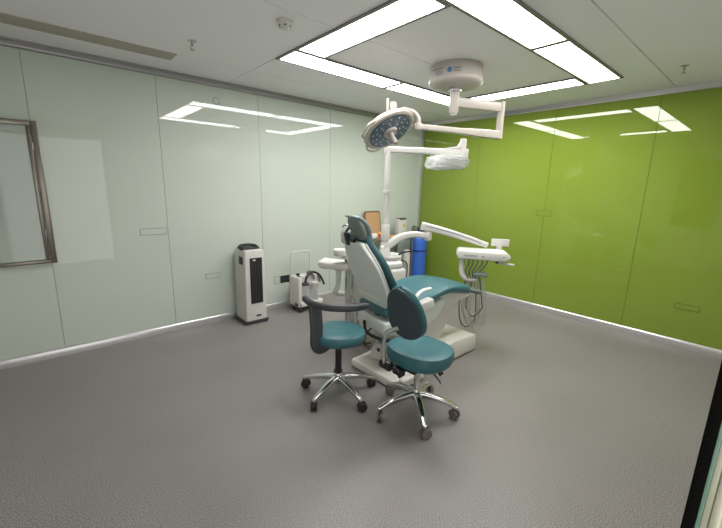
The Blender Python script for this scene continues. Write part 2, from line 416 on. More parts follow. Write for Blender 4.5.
def disc_l(x, z, r, label):
    t = thing('round_wall_cap', label, 'wall cap', (x, Y1, z))
    part('rim', M['joint'], t, lambda b: cyl(b, (x, Y1-.0015, z), (x, Y1-.0003, z), r, n=32))
    part('cover', M['pale_glass'], t, lambda b: cyl(b, (x, Y1-.003, z), (x, Y1-.0016, z), r-.006, n=32))
disc_l(1.58, 2.50, .038, 'small round cap on the pale wall near the cornice')
def plate_r(y0, y1, z0, z1, label):
    t = thing('wall_plate', label, 'wall plate', (X1, (y0+y1)/2, z0))
    part('rim', M['joint_green'], t, lambda b: box(b, (X1-.0015, y0, z0), (X1-.0003, y1, z1)))
    P_box('cover', M['green_glass'], t, (X1-.004, y0+.005, z0+.005), (X1-.0016, y1-.005, z1-.005), .001, 1)
plate_r(1.985, 2.18, 1.295, 1.375, 'green rectangular cover plate on the green wall above the instrument tray')
plate_r(.375, .585, .415, .475, 'low green rectangular cover plate on the green wall near the skirting at right')

# framed glass unit at the left edge
t = thing('framed_glass_panel', 'stainless steel framed glass panel mounted on the pale wall at the left edge', 'glass panel', (-.14, Y1, .9))
fx0, fx1, fz0, fz1, fy = X0+.015, .062, .895, 2.095, Y1-.045
part('frame', M['frame_steel'], t, lambda b: (box(b, (fx1-.045, fy, fz0), (fx1, Y1-.0005, fz1), .004), box(b, (fx0, fy, fz1-.04), (fx1-.045, Y1-.0005, fz1), .004),
                                         box(b, (fx0, fy, fz0), (fx1-.045, Y1-.0005, fz0+.03), .004), box(b, (fx0, fy, fz0+.03), (fx0+.03, Y1-.0005, fz1-.04), .004)))
part('backing', M['pale_glass'], t, lambda b: box(b, (fx0+.03, Y1-.006, fz0+.03), (fx1-.045, Y1-.001, fz1-.04)))
dl = part('door_stile', M['frame_steel'], t, lambda b: (box(b, (fx1-.075, fy+.004, fz0+.034), (fx1-.05, fy+.02, fz1-.044), .003)))
P_box('glass', M['glass_tint'], t, (fx0+.03, fy+.008, fz0+.034), (fx1-.075, fy+.014, fz1-.044), .001, 1)
part('hinge', M['alu_dark'], t, lambda b: cyl(b, (fx1-.048, fy-.004, 1.14), (fx1-.048, fy-.004, 1.20), .007, n=14))
part('hinge', M['alu_dark'], t, lambda b: cyl(b, (fx1-.048, fy-.004, 1.86), (fx1-.048, fy-.004, 1.92), .007, n=14))

# ---------------------------------------------------------------- surgical light hanging from the ceiling
cx, cy = 2.98, 2.14
t = thing('surgical_light', 'ceiling mounted surgical light with round canopy, folding arm and tilted round lamp head', 'surgical light', (cx, cy, H))
zc = 2.535
can = part('canopy', M['lamp_white'], t, lambda b: lathe(b, [(0, zc-.012), (.08, zc-.012), (.19, zc-.004), (.222, zc+.006), (.237, zc+.022), (.240, zc+.04), (.236, zc+.055), (.229, H-.0005), (0, H-.0005)], 64, Matrix.Translation((cx, cy, 0))))
def arc_patch(b, a0, a1, z0, z1, r):
    n = max(2, int(abs(a1-a0)/2)+1)
    A = [[b.verts.new((cx+(r+dr)*math.cos(math.radians(a0+(a1-a0)*i/n)), cy+(r+dr)*math.sin(math.radians(a0+(a1-a0)*i/n)), z)) for i in range(n+1)] for dr in (0, .0015) for z in (z0, z1)]
    for i in range(n):
        b.faces.new((A[2][i], A[2][i+1], A[3][i+1], A[3][i])); b.faces.new((A[0][i], A[1][i], A[1][i+1], A[0][i+1]))
        b.faces.new((A[0][i], A[0][i+1], A[2][i+1], A[2][i])); b.faces.new((A[1][i], A[3][i], A[3][i+1], A[1][i+1]))
    for i in (0, n): b.faces.new((A[0][i], A[1][i], A[3][i], A[2][i]))
back = math.degrees(math.atan2(-cy, -cx))
RC = .2325
def logo(b):
    for k in range(20):
        a = 2*PI*k/20; a2 = 2*PI*(k+1)/20
    ca = math.radians(back-14)
    m = Matrix.Translation((cx+(RC+.001)*math.cos(ca), cy+(RC+.001)*math.sin(ca), 2.618)) @ Matrix.Rotation(ca, 4, 'Z') @ Matrix.Rotation(PI/2, 4, 'Y')
    lathe(b, [(.009, 0), (.020, 0), (.020, .003), (.009, .003), (.009, 0)], 28, m)
    lathe(b, [(0, 0), (.006, 0), (.006, .003), (0, .003)], 16, m)
part('round_logo', M['blue_ink'], can, logo)
for a0, a1, z0, h in ((-6, 10, 2.626, .007), (-6, 6, 2.613, .005), (-6, 9, 2.602, .005), (-56, -28, 2.634, .009), (-50, -30, 2.614, .006), (-47, -29, 2.600, .006), (-47, -30, 2.588, .005)):
    part('printed_line', M['ink'], can, lambda b: arc_patch(b, back+a0, back+a1, z0, z0+h, .2362-.0636*(z0-2.59)))
px_, py_ = cx, cy
post = part('post', M['lamp_white'], t, lambda b: box(b, (-.042, -.042, 2.300), (.042, .042, 2.50), .014, 3, Matrix.Translation((px_, py_, 0)) @ Matrix.Rotation(math.radians(36), 4, 'Z')))
part('post_collar', M['alu_dark'], t, lambda b: cyl(b, (px_, py_, 2.49), (px_, py_, zc-.010), .058, .062, 32))
part('end_cap', M['shell'], post, lambda b: box(b, (-.030, -.030, 2.293), (.030, .030, 2.302), .003, 2, Matrix.Translation((px_, py_, 0)) @ Matrix.Rotation(math.radians(36), 4, 'Z')))
ZA = 2.405; E1 = Vector((3.47, 1.94, ZA)); ZB = 2.150; E2 = Vector((2.40, 2.05, 2.115))
part('upper_arm', M['lamp_white'], t, lambda b: sweep(b, [(px_+.02, py_-.01, ZA), E1+Vector((.02, -.005, 0))], rrect(.05, .085, .012), up=(0, 0, 1)))
def drop(b):
    sweep(b, [E1+Vector((0, 0, .05)), E1+Vector((0, 0, -.02)), (E1.x, E1.y, ZB+.04), (E1.x, E1.y, ZB-.035)], rrect(.055, .055, .014), up=(1, 0, 0))
part('drop_post', M['lamp_white'], t, drop)
def lower_arm(b):
    d = (E2-Vector((E1.x, E1.y, ZB)))
    S0 = Vector((E1.x, E1.y, ZB))
    pts = [S0+d*k for k in (0, .15, .4, .55, 1.0)]
    sweep(b, pts, rrect(.05, .07, .012), [(1, 1.15), (1, 1.1), (1, .95), (.9, .7), (.85, .62)])
part('spring_arm', M['lamp_white'], t, lower_arm)
part('knuckle', M['lamp_white'], t, lambda b: (cyl(b, (E2.x, E2.y, E2.z-.026), (E2.x, E2.y, E2.z+.036), .018, n=20, bev=.004), box(b, (-.03, -.022, -.024), (.02, .022, .024), .006, 2, Matrix.Translation(E2))))
# lamp head: tilted disc
HC = Vector((2.265, 2.262, 2.098))
n_ = (rr*.37 + uu*(-.80) - f*.22).normalized()
mH, _ = align(HC, HC+n_)
top = HC - n_*.09
yoke_p = Vector((2.345, 2.30, 2.262))
part('curved_arm', M['lamp_white'], t, lambda b: tube(b, [E2+Vector((0, 0, .02)), E2+Vector((0, .005, .07)), E2+Vector((-.006, .05, .118)), E2+Vector((-.02, .13, .150)), yoke_p+Vector((.012, -.05, .002)), yoke_p], .013, 12))
part('yoke_joint', M['lamp_white'], t, lambda b: (cyl(b, yoke_p+Vector((0, 0, -.09)), yoke_p+Vector((0, 0, .065)), .032, n=24, bev=.005), box(b, (-.011, -.026, -.12), (.011, .026, .095), .006, 2, Matrix.Translation(yoke_p+Vector((-.035, .028, 0))) @ Matrix.Rotation(math.radians(-45), 4, 'Z'))))
head = part('lamp_head', M['lamp_white'], t, lambda b: lathe(b, [(0, -.075), (.09, -.072), (.17, -.050), (.212, -.022), (.226, .004), (.222, .020), (.206, .027), (.190, .022), (0, .022)], 64, mH))
part('lens', M['lens_blue'], head, lambda b: lathe(b, [(.052, .0225), (.184, .0225), (.184, .027), (.052, .027), (.052, .0225)], 64, mH))
for r, k, o in ((.088, 8, 0), (.122, 11, .2), (.158, 14, .1)):
    for i in range(k):
        a = 2*PI*i/k+o
        part('led_bead', M['clear_led'], head, lambda b: cyl(b, mH @ Vector((r*math.cos(a), r*math.sin(a), .0268)), mH @ Vector((r*math.cos(a), r*math.sin(a), .0295)), .0065, n=10))
hub = part('hub', M['lamp_white'], head, lambda b: lathe(b, [(0, .0225), (.058, .0225), (.062, .032), (.055, .045), (0, .048)], 32, mH))
part('sterile_handle', M['lamp_white'], hub, lambda b: lathe(b, [(0, .045), (.020, .046), (.019, .085), (.022, .13), (.020, .145), (0, .148)], 24, mH))
dl_ = mH.to_3x3().inverted() @ (-uu); gb = math.degrees(math.atan2(dl_.y, dl_.x))
for a0 in (gb+20, gb-62, gb+140):
    def grip(b, a0=a0):
        pts = []
        for k, (dr, dz) in enumerate(((0, -.005), (.028, .004), (.034, .012), (.034, .012), (.028, .004), (0, -.005))):
            a = math.radians(a0-26+52*k/5); r = .220+dr
            pts.append(mH @ Vector((r*math.cos(a), r*math.sin(a), dz)))
        tube(b, pts, .010, 8)
    part('grip_rail', M['lamp_white'], head, grip)

# ---------------------------------------------------------------- dental chair with its treatment unit
BX, BY = 2.6, 2.1; A = math.radians(-10); ca_, sa_ = math.cos(A), math.sin(A)
def C(s, l, z): return Vector((BX+s*ca_-l*sa_, BY+s*sa_+l*ca_, z))
CM = Matrix.Translation((BX, BY, 0)) @ Matrix.Rotation(A, 4, 'Z')
LAT = (-sa_, ca_, 0)
t = thing('dental_chair', 'teal dental treatment chair with cream base, lamp pole and instrument tray', 'dental chair', (BX, BY, 0))
chair = t
base = part('base', M['warm_white'], t, lambda b: (
    prism(b, [(1.985, .012), (2.80, .012), (2.80, .085), (2.30, .095), (2.0, .075)], .54, .012, 3, Matrix.Translation((0, 2.095, 0))),
    prism(b, [(2.55, .013), (3.22, .013), (3.215, .16), (3.19, .185), (2.80, .20), (2.66, .16), (2.55, .10)], .54, .014, 3, Matrix.Translation((0, 2.10, 0)))))
part('base_foot', M['rubber'], base, lambda b: (box(b, (2.03, 1.86, 0), (2.75, 2.33, .014)), box(b, (2.70, 1.86, 0), (3.20, 2.34, .014))))
part('base_wing', M['warm_white'], base, lambda b: box(b, (2.06, 1.78, .012), (2.34, 1.90, .080), .012, 3))
part('lift_cover', M['warm_white'], t, lambda b: prism(b, [(-.17, .095), (.12, .12), (.22, .30), (.40, .56), (.56, .59), (.50, .63), (.28, .665), (.10, .675), (-.10, .60), (-.44, .56), (-.40, .44), (-.24, .34)], .26, .018, 3, CM))
part('seat_frame', M['shell'], t, lambda b: prism(b, [(-.56, .42), (-.30, .36), (.02, .47), (.12, .62), (.08, .66), (-.10, .60), (-.30, .545), (-.56, .53)], .46, .02, 3, CM))
# seat and leg rest: one cushion
prof_top = [(-.50, .645), (-.40, .655), (-.25, .69), (-.10, .735), (.04, .770), (.16, .778), (.30, .758), (.40, .735), (.50, .705), (.68, .630)]
prof_w = [(-.50, .23), (-.30, .265), (-.05, .275), (.15, .255), (.30, .22), (.50, .165), (.68, .15)]
def seat(b):
    ss = [-.50+.97*i/36 for i in range(37)]
    path = [C(s, 0, interp(prof_top, s)-.045) for s in ss]
    slab(b, path, [interp(prof_w, s) for s in ss], [.09]*37, lateral=LAT, e=3.6)
part('seat', M['teal'], t, seat)
def toe(b):
    ss = [.50+.24*i/6 for i in range(7)]
    path = [C(s, 0, .658-.30*(s-.50)) for s in ss]
    slab(b, path, [.150, .146, .140, .134, .126, .116, .100], [.050]*7, lateral=LAT, e=3)
part('toe_cover', M['toe_grey'], t, toe)
# backrest
bk0 = C(-.465, .03, .60); bk1 = C(-.70, .05, 1.165)
bt = (bk1-bk0).normalized(); bn = Vector(LAT).cross(bt).normalized()      # normal
if bn.dot(Vector((ca_, sa_, 0))) < 0: bn = -bn
bl = (bk1-bk0).length
w_shell = [(0, .205), (.10, .238), (.28, .258), (.40, .250), (.50, .215), (.56, .180), (.62, .150)]
w_cush = [(0, .22), (.12, .255), (.28, .275), (.40, .265), (.50, .225), (.58, .170), (.66, .140)]
def shell(b):
    ss = [bl*i/24 for i in range(25)]
    slab(b, [bk0+bt*s+bn*(.012*math.sin(PI*s/bl)) for s in ss], [interp(w_shell, s) for s in ss], [.05]*25, lateral=LAT, e=4, end_round=3)
bs = part('backrest_shell', M['shell'], t, shell)
part('shell_rim', M['warm_white'], bs, lambda b: slab(b, [bk0+bt*s+bn*.027 for s in [bl*i/24 for i in range(25)]], [interp(w_shell, bl*i/24)+.008 for i in range(25)], [.022]*25, lateral=LAT, e=4))
def bcush(b):
    ss = [-.02+(bl+.05)*i/28 for i in range(29)]
    slab(b, [bk0+bt*s+bn*(.072+.012*math.sin(PI*s/bl)+.02*max(0, 1-abs(s-.16)/.16)) for s in ss], [interp(w_cush, max(0, s)) for s in ss], [.075]*29, lateral=LAT, e=3.2)
part('backrest', M['teal_dark'], t, bcush)
part('back_lower_panel', M['shell'], bs, lambda b: slab(b, [bk0+bt*s-bn*.026 for s in (.0, .04, .08, .12)], [.19, .20, .205, .205], [.022]*4, lateral=LAT, e=4))
part('hinge_cover', M['grey_plastic'], t, lambda b: (box(b, (-.012, -.035, -.10), (.012, .035, .05), .008, 3, Matrix.Translation(C(-.49, -.02, .53)) @ Matrix.Rotation(A, 4, 'Z') @ Matrix.Rotation(.35, 4, 'Y')), ))
# headrest
hb = C(-.700, .005, 1.200); ht = (bt*.96 - bn*.05).normalized()
hr = part('headrest', M['grey_shell'], t, lambda b: slab(b, [hb+ht*s+bn*.045 for s in (.0, .04, .085, .125, .155, .172)], [.085, .102, .110, .107, .096, .078], [.05, .06, .065, .062, .05, .036], lateral=LAT, e=2.8, end_round=4))
part('headrest_pad', M['grey_pad'], hr, lambda b: slab(b, [hb+ht*s+bn*o for s, o in ((-.015, .078), (.04, .090), (.085, .091), (.125, .083), (.160, .069), (.186, .050), (.196, .034))], [.09, .108, .116, .115, .110, .102, .09], [.05, .055, .055, .052, .045, .034, .024], lateral=LAT, e=2.8, end_round=4))
def hbr(b):
    box(b, (-.016, -.03, -.07), (.016, .03, .04), .008, 3, Matrix.Translation(C(-.735, .105, 1.215)) @ Matrix.Rotation(A, 4, 'Z') @ Matrix.Rotation(-.3, 4, 'Y'))
    cyl(b, C(-.725, .0, 1.195), C(-.725, .16, 1.195), .016, n=16)
    tube(b, [C(-.70, .12, 1.16), C(-.735, .125, 1.20), C(-.735, .115, 1.26), C(-.705, .09, 1.31)], .011)
br = part('headrest_bracket', M['black'], t, hbr)
part('lock_knob', M['white'], br, lambda b: slab(b, [C(-.735, .150, 1.185), C(-.745, .150, 1.21), C(-.75, .150, 1.235), C(-.74, .150, 1.258)], [.016, .026, .028, .020], [.035]*4, lateral=LAT, e=2.5))
P_tube('bracket_rod', M['chrome'], br, [C(-.70, .17, 1.14), C(-.74, .182, 1.17), C(-.745, .170, 1.23)], .008)
P_tube('bracket_rod', M['chrome'], br, [C(-.71, .09, 1.305), C(-.735, .13, 1.312), C(-.745, .165, 1.295)], .009)
# arm rest on the near side
ar = part('armrest_block', M['white'], t, lambda b: box(b, (-.075, -.04, -.05), (.075, .04, .04), .012, 3, Matrix.Translation(C(-.20, -.30, .665)) @ Matrix.Rotation(A, 4, 'Z') @ Matrix.Rotation(-.2, 4, 'Y')))
part('armrest', M['shell'], t, lambda b: sweep(b, spline([C(-.31, -.29, .70), C(-.27, -.285, .755), C(-.21, -.28, .785), C(-.12, -.275, .79)], 6), rrect(.035, .018, .007)))
# treatment unit behind the backrest
U = Matrix.Translation(C(-.17, .56, 0)) @ Matrix.Rotation(A, 4, 'Z')
ub = part('unit_cabinet', M['warm_white'], t, lambda b: (box(b, (-.20, -.14, .10), (.34, .14, .80), .04, 4, U), box(b, (-.10, -.11, .0), (.26, .11, .12), .01, 2, U)))
part('unit_top', M['white'], ub, lambda b: box(b, (-.10, -.13, .79), (.30, .13, .87), .03, 4, U))
part('cup_stand', M['white'], ub, lambda b: (cyl(b, C(-.56, .55, .965), C(-.56, .55, 1.03), .065, .07, 28, .008), box(b, (-.36, -.08, .92), (-.05, .06, .965), .015, 3, U), box(b, (-.16, -.06, .78), (-.08, .05, .94), .01, 2, U)))
part('spittoon', M['white'], ub, lambda b: lathe(b, [(0, .74), (.05, .74), (.045, .82), (.05, .87), (.085, .91), (.095, .93), (.085, .93), (.05, .90), (0, .89)], 36, Matrix.Translation(C(.07, .56, -.02))))
PB = C(.02, .63, 0)
part('pole_base', M['white'], t, lambda b: (cyl(b, PB+Vector((0, 0, .85)), PB+Vector((0, 0, 1.0)), .075, .055, 28, .01), cyl(b, PB+Vector((0, 0, .99)), PB+Vector((0, 0, 1.06)), .045, .045, 28, .004)))
pole = part('lamp_pole', M['white'], t, lambda b: cyl(b, PB+Vector((0, 0, 1.04)), PB+Vector((0, 0, 1.985)), .029, n=28))
part('pole_sleeve', M['white'], pole, lambda b: cyl(b, PB+Vector((0, 0, 1.07)), PB+Vector((0, 0, 1.24)), .046, .044, 28, .006))
part('pole_collar', M['white'], pole, lambda b: cyl(b, PB+Vector((0, 0, 1.555)), PB+Vector((0, 0, 1.60)), .040, .040, 28, .006))
LT = PB+Vector((0, 0, 1.985)); LE = Vector((3.40, 2.27, 2.0))
dL = (LE-Vector((LT.x, LT.y, 2.0))).normalized()
la = part('lamp_arm', M['white'], t, lambda b: sweep(b, [Vector((LT.x, LT.y, 2.0))-dL*.035, Vector((LT.x, LT.y, 2.0))+dL*.2, LE], rrect(.05, .062, .015)))
RL = Matrix.Translation(LE) @ Matrix.Rotation(math.atan2(dL.y, dL.x), 4, 'Z')
part('lamp_joint', M['white'], la, lambda b: (box(b, (-.035, -.035, -.14), (.035, .035, .035), .012, 3, RL), box(b, (-.05, -.025, .03), (.01, .025, .135), .010, 3, RL), prism(b, [(-.22, .032), (-.05, .032), (-.05, .10), (-.08, .055)], .04, .006, 2, RL)))
lh = part('lamp_reflector', M['shell'], t, lambda b: (box(b, (-.30, -.09, -.16), (-.02, .09, -.05), .03, 3, RL @ Matrix.Rotation(-.1, 4, 'Y')), box(b, (-.20, -.06, -.09), (-.04, .06, -.03), .015, 3, RL)))
def film(b):
    rnd = random.Random(3)
    t2 = bmesh.new(); bmesh.ops.create_icosphere(t2, subdivisions=4, radius=1)
    for v in t2.verts:
        x, y, z = v.co
        sq = lambda q, e: math.copysign(abs(q)**e, q)
        wob = .05*math.sin(7*x+3*z)+.05*math.sin(9*y-5*x)+.04*math.sin(13*z+6*x+2*y)+rnd.uniform(-.025, .025)
        k = 1+wob
        X = -.175+.215*sq(x, .75)*k; Y = .125*sq(y, .75)*k; Z = -.105+.075*sq(z, .7)*k
        if x < -.25 and z < 0: Z -= .035*(-x-.25); X -= .02
        v.co = RL @ Vector((X, Y, Z))
    add(b, t2)
part('plastic_cover', M['film'], lh, film, angle=25)
# delivery arm (two links)
A0 = PB+Vector((-.03, .0, .97)); A1 = C(.55, .55, 1.10)
part('lower_delivery_arm', M['white'], t, lambda b: sweep(b, spline([A0, A0.lerp(A1, .15)+Vector((0, 0, .045)), A0.lerp(A1, .42)+Vector((0, 0, .085)), A0.lerp(A1, .72)+Vector((0, 0, .062)), A1], 8), rrect(.07, .075, .022), [(1, 1.3-.4*min(1, i/20)) for i in range(33)]))
part('arm_elbow', M['white'], t, lambda b: (cyl(b, A1+Vector((0, 0, -.045)), A1+Vector((0, 0, .075)), .042, .040, 28, .012)))
TC = Vector((3.52, 2.03, 0)); tu = Vector((.60, -.80, 0)); tv = Vector((.80, .60, 0))
TM = Matrix(((tu.x, tv.x, 0, TC.x), (tu.y, tv.y, 0, TC.y), (0, 0, 1, 0), (0, 0, 0, 1)))
B0 = A1+Vector((-.07, .05, .118)); B1 = TC+tu*.06+tv*.10+Vector((0, 0, 1.03))
ua = part('upper_delivery_arm', M['white'], t, lambda b: sweep(b, spline([B0, B0.lerp(B1, .3)+Vector((0, 0, .012)), B0.lerp(B1, .65)+Vector((0, 0, .012)), B1], 8), rrect(.052, .085, .016), [(1, 1.05-.35*i/24) for i in range(25)]))
part('arm_stripe', M['ink'], ua, lambda b: sweep(b, spline([B0.lerp(B1, .06)+Vector((-.018, -.020, .012)), B0.lerp(B1, .3)+Vector((-.018, -.02, .022)), B0.lerp(B1, .65)+Vector((-.018, -.02, .020)), B0.lerp(B1, .9)+Vector((-.018, -.02, .004))], 8), rrect(.003, .008, .001)))
tray = part('instrument_tray', M['warm_white'], t, lambda b: prism(b, [(-.255, .905), (.23, .895), (.27, .925), (.275, .955), (.23, .992), (-.25, .998), (-.27, .95)], .26, .02, 4, TM))
part('tray_mat', M['shell'], tray, lambda b: box(b, (-.22, -.10, .986), (.19, .11, .994), .002, 1, TM))
def mark(lo, hi, slant=0.0):
    part('button', M['dark_hose'], tray, lambda b: prism(b, [(lo[0], lo[1]), (hi[0], lo[1]), (hi[0]+slant, hi[1]), (lo[0]+slant, hi[1])], .003, 0, 2, TM @ Matrix.Translation((0, -.1305, 0))))
for k in range(9): mark((-.20+.016*k, .936), (-.192+.016*k, .952), .007)
for k in range(2): mark((-.012+.013*k, .937), (-.003+.013*k, .949))
for k in range(6): mark((.055+.022*k, .928+.010*(k % 2)), (.063+.022*k, .933+.010*(k % 2)))
for k in range(4): mark((.065+.026*k, .956), (.071+.026*k, .960))
for k in range(2): mark((.195+.016*k, .942), (.205+.016*k, .952))
part('side_handle', M['grey_plastic'], tray, lambda b: (box(b, (.135, -.08, .868), (.165, -.04, .905), .003, 2, TM)))
part('grip_handle', M['white'], tray, lambda b: (tube(b, [TM @ Vector(p) for p in ((.15, -.06, .876), (.20, -.08, .872), (.26, -.10, .870), (.315, -.115, .870))], .012, 10)))
part('display', M['white'], t, lambda b: (box(b, (.10, .10, 1.025), (.285, .125, 1.105), .006, 2, TM), box(b, (.16, .09, .98), (.21, .12, 1.03), .004, 2, TM)))
part('tray_bracket', M['white'], t, lambda b: (sweep(b, spline([TM @ Vector(p) for p in ((-.19, -.03, .92), (-.20, -.03, .84), (-.195, -.04, .74), (-.15, -.055, .685), (-.09, -.06, .675), (-.03, -.06, .70))], 6), rrect(.05, .055, .02))))
part('handpiece_rest', M['grey_shell'], t, lambda b: box(b, (-.08, -.12, .722), (.07, -.03, .762), .012, 3, TM))
for k in range(5):
    x = -.14+.036*k
    P_tube('handpiece', M['dark_hose'], t, [TM @ Vector(p) for p in ((x+.03*k*.4, -.10, .91), (x+.02*k*.4, -.10, .85), (x-.02, -.09, .77), (x*.7-.03, -.08, .69))], .008, 8)
for k in range(6):
    x0, x1 = -.19+.022*k, -.02+.020*k; zl = .12+.035*((k*3) % 5); y = -.03-.012*k
    P_tube('hose', M['hose'] if k % 3 else M['dark_hose'], t, [TM @ Vector(p) for p in ((x0+.05, y, .70), (x0+.03, y, .60), (x0-.005, y-.01, .40), (x0+.02, y, zl+.07), ((x0+x1)/2, y, zl), (x1+.0, y, zl+.09), (x1+.0, y, .42), (x1-.03, y, .60), (x1-.05, y, .70))], .0065, 8, 7)
# assistant tray with suction tubes
q1 = Vector((2.16, 2.93, .835))
AT = Matrix.Translation((2.195, 2.845, .035)) @ Matrix.Rotation(math.radians(-52), 4, 'Z')
at_ = part('assistant_tray', M['white'], t, lambda b: prism(b, [(-.16, .79), (.10, .775), (.17, .79), (.19, .825), (.16, .845), (.0, .85), (-.17, .865), (-.185, .84)], .22, .016, 3, AT))
part('tray_dish', M['shell'], at_, lambda b: box(b, (-.13, -.08, .846), (.06, .08, .853), .003, 2, AT))
part('tray_arm', M['shell'], t, lambda b: sweep(b, spline([AT @ Vector(p) for p in ((.0, 0, .79), (.01, 0, .70), (.0, .02, .58), (-.03, .06, .50), (.10, .20, .46), (.32, .28, .45))], 7), rrect(.055, .05, .02)))
for k in range(3):
    x = .10+.035*k
    tb = P_tube('suction_tube', M['chrome'] if k != 1 else M['hose'], t, [AT @ Vector((x, -.05-.012*k, .86-.02*k)), AT @ Vector((x+.002, -.05-.012*k, .6)), AT @ Vector((x+.012, -.05-.012*k, .12))], .0145, 12, 4)
part('suction_tip', M['dark_hose'], t, lambda b: (cyl(b, AT @ Vector((.10, -.05, .84)), AT @ Vector((.10, -.05, .905)), .013, .017, 14), box(b, (.07, -.058, .90), (.13, -.042, .912), .004, 2, AT)))
part('hose', M['hose'], t, lambda b: tube(b, [C(-.60, .30, .98), C(-.62, .28, .80), C(-.60, .20, .62), C(-.54, .22, .40), C(-.45, .35, .15)], .009, 8))
part('cable', M['black'], t, lambda b: tube(b, [C(-.58, .05, .47), C(-.60, -.02, .40), C(-.56, -.12, .37), C(-.46, -.22, .36), C(-.30, -.26, .40)], .014, 8))

# foot pedal on the base plate
fp = Vector((2.225, 2.215, .0955))
t = thing('foot_pedal', 'white foot pedal with round grey pad on the chair base', 'foot pedal', tuple(fp))
part('pedal_body', M['white'], t, lambda b: prism(b, [(-.10, 0), (.10, 0), (.09, .09), (.04, .13), (-.04, .115), (-.085, .04)], .14, .015, 3, Matrix.Translation(fp) @ Matrix.Rotation(math.radians(25), 4, 'Z')))
part('pedal_pad', M['grey_shell'], t, lambda b: cyl(b, fp+Vector((.035, .01, .115)), fp+Vector((.020, .005, .142)), .046, .040, 28, .006))
part('pedal_button', M['grey_plastic'], t, lambda b: cyl(b, fp+Vector((-.055, -.03, .075)), fp+Vector((-.075, -.037, .098)), .014, .013, 16, .003))
part('pedal_cable', M['grey_plastic'], chair, lambda b: tube(b, [fp+Vector(p) for p in ((-.05, .105, .04), (-.09, .13, .09), (-.06, .14, .18), (.03, .13, .24), (.12, .11, .24), (.20, .09, .20), (.27, .05, .18))], .008, 8))

# ---------------------------------------------------------------- stools
def caster(t, p, ang, mwheel, r=.036):
    """twin wheel caster under a star leg; p = leg end on plan."""
    d = Vector((math.cos(ang), math.sin(ang), 0)); s = Vector((-d.y, d.x, 0))
    c = Vector((p.x, p.y, r))+d*.012
    co = part('caster', M['caster_black'] if mwheel == 'caster_black' else M['grey_plastic'], t, lambda b: (cyl(b, c-s*.006, c+s*.006, r*.82, n=20), cyl(b, Vector((p.x, p.y, r+.01)), Vector((p.x, p.y, .088)), .009, n=14), box(b, (-.02, -.008, 0), (.02, .008, .022), .006, 2, Matrix.Translation(c+Vector((-.008, 0, r*.55))+d*-.004) @ Matrix.Rotation(ang, 4, 'Z'))))
    for sg in (-1, 1):
        part('wheel', M[mwheel], co, lambda b: cyl(b, c+s*sg*.008, c+s*sg*.025, r, n=24, bev=.005))
def star_base(t, c, a0, R, mwheel, hz=.14):
    for k in range(5):
        a = math.radians(a0+72*k); d = Vector((math.cos(a), math.sin(a), 0))
        e = Vector((c.x, c.y, 0))+d*R
        def leg(b):
            pts = spline([Vector((c.x, c.y, hz))+d*.02, Vector((c.x, c.y, hz-.005))+d*R*.35, Vector((c.x, c.y, hz-.028))+d*R*.72, e+Vector((0, 0, .088))], 5)
            n = len(pts); sweep(b, pts, rrect(.056, .046, .014), [(1-.42*i/(n-1), 1-.42*i/(n-1)) for i in range(n)])
            cyl(b, e+Vector((0, 0, .072)), e+Vector((0, 0, .098)), .015, n=16, bev=.004)
        part('leg', M['chrome'], t, leg)
        caster(t, e, a+1.1+.7*k, mwheel)
    part('hub', M['chrome'], t, lambda b: cyl(b, (c.x, c.y, hz-.045), (c.x, c.y, hz+.045), .040, .030, 28, .008))

# left stool with wrap-around arm
c = Vector((1.626, 2.085, 0))
t = thing('dental_stool', 'round teal stool with a dark grey wrap around arm and black casters', 'stool', tuple(c))
star_base(t, c, -93, .292, 'caster_black')
part('gas_column', M['black'], t, lambda b: (cyl(b, c+Vector((0, 0, .16)), c+Vector((0, 0, .45)), .026, .026, 24), cyl(b, c+Vector((0, 0, .43)), c+Vector((0, 0, .47)), .035, .07, 24)))
part('seat', M['teal'], t, lambda b: lathe(b, [(0, .462), (.15, .462), (.188, .468), (.204, .485), (.209, .508), (.204, .530), (.186, .545), (.12, .555), (0, .558)], 56, Matrix.Translation(c)))
part('height_lever', M['black'], t, lambda b: (tube(b, [c+Vector((.02, -.02, .452)), c+Vector((.12, -.05, .445)), c+Vector((.19, -.05, .41)), c+Vector((.24, -.07, .385))], .006, 8), box(b, (-.02, -.008, -.006), (.03, .008, .006), .003, 2, Matrix.Translation(c+Vector((.245, -.072, .383))))))
def upright(b):
    pts = spline([c+Vector((-.10, -.01, .452)), c+Vector((-.175, -.02, .450)), c+Vector((-.218, -.02, .49)), c+Vector((-.216, -.015, .62)), c+Vector((-.216, .005, .775))], 6)
    n = len(pts)
    sweep(b, pts, rrect(.10, .036, .014), [(.75+.25*min(1, i/8)+.0*i, 1) for i in range(n)], up=(1, 0, 0.05))
part('arm_upright', M['grey_plastic'], t, upright)
def wrap(b):
    pts = []
    Rw = .245
    for k, (a, r, z) in enumerate(((139, .262, .795), (147, .250, .793), (157, .236, .790), (170, .228, .788), (188, .218, .788), (210, .212, .788), (232, .216, .789), (254, .228, .790), (272, .242, .790), (287, .262, .790))):
        a = math.radians(a); pts.append(c+Vector((r*math.cos(a), r*math.sin(a), z)))
    sweep(b, spline(pts, 5), rrect(.046, .052, .020, 4), [(.55+.45*min(1, min(i, 45-i)/3), .55+.45*min(1, min(i, 45-i)/3)) for i in range(46)])
part('wrap_arm', M['grey_plastic'], t, wrap)

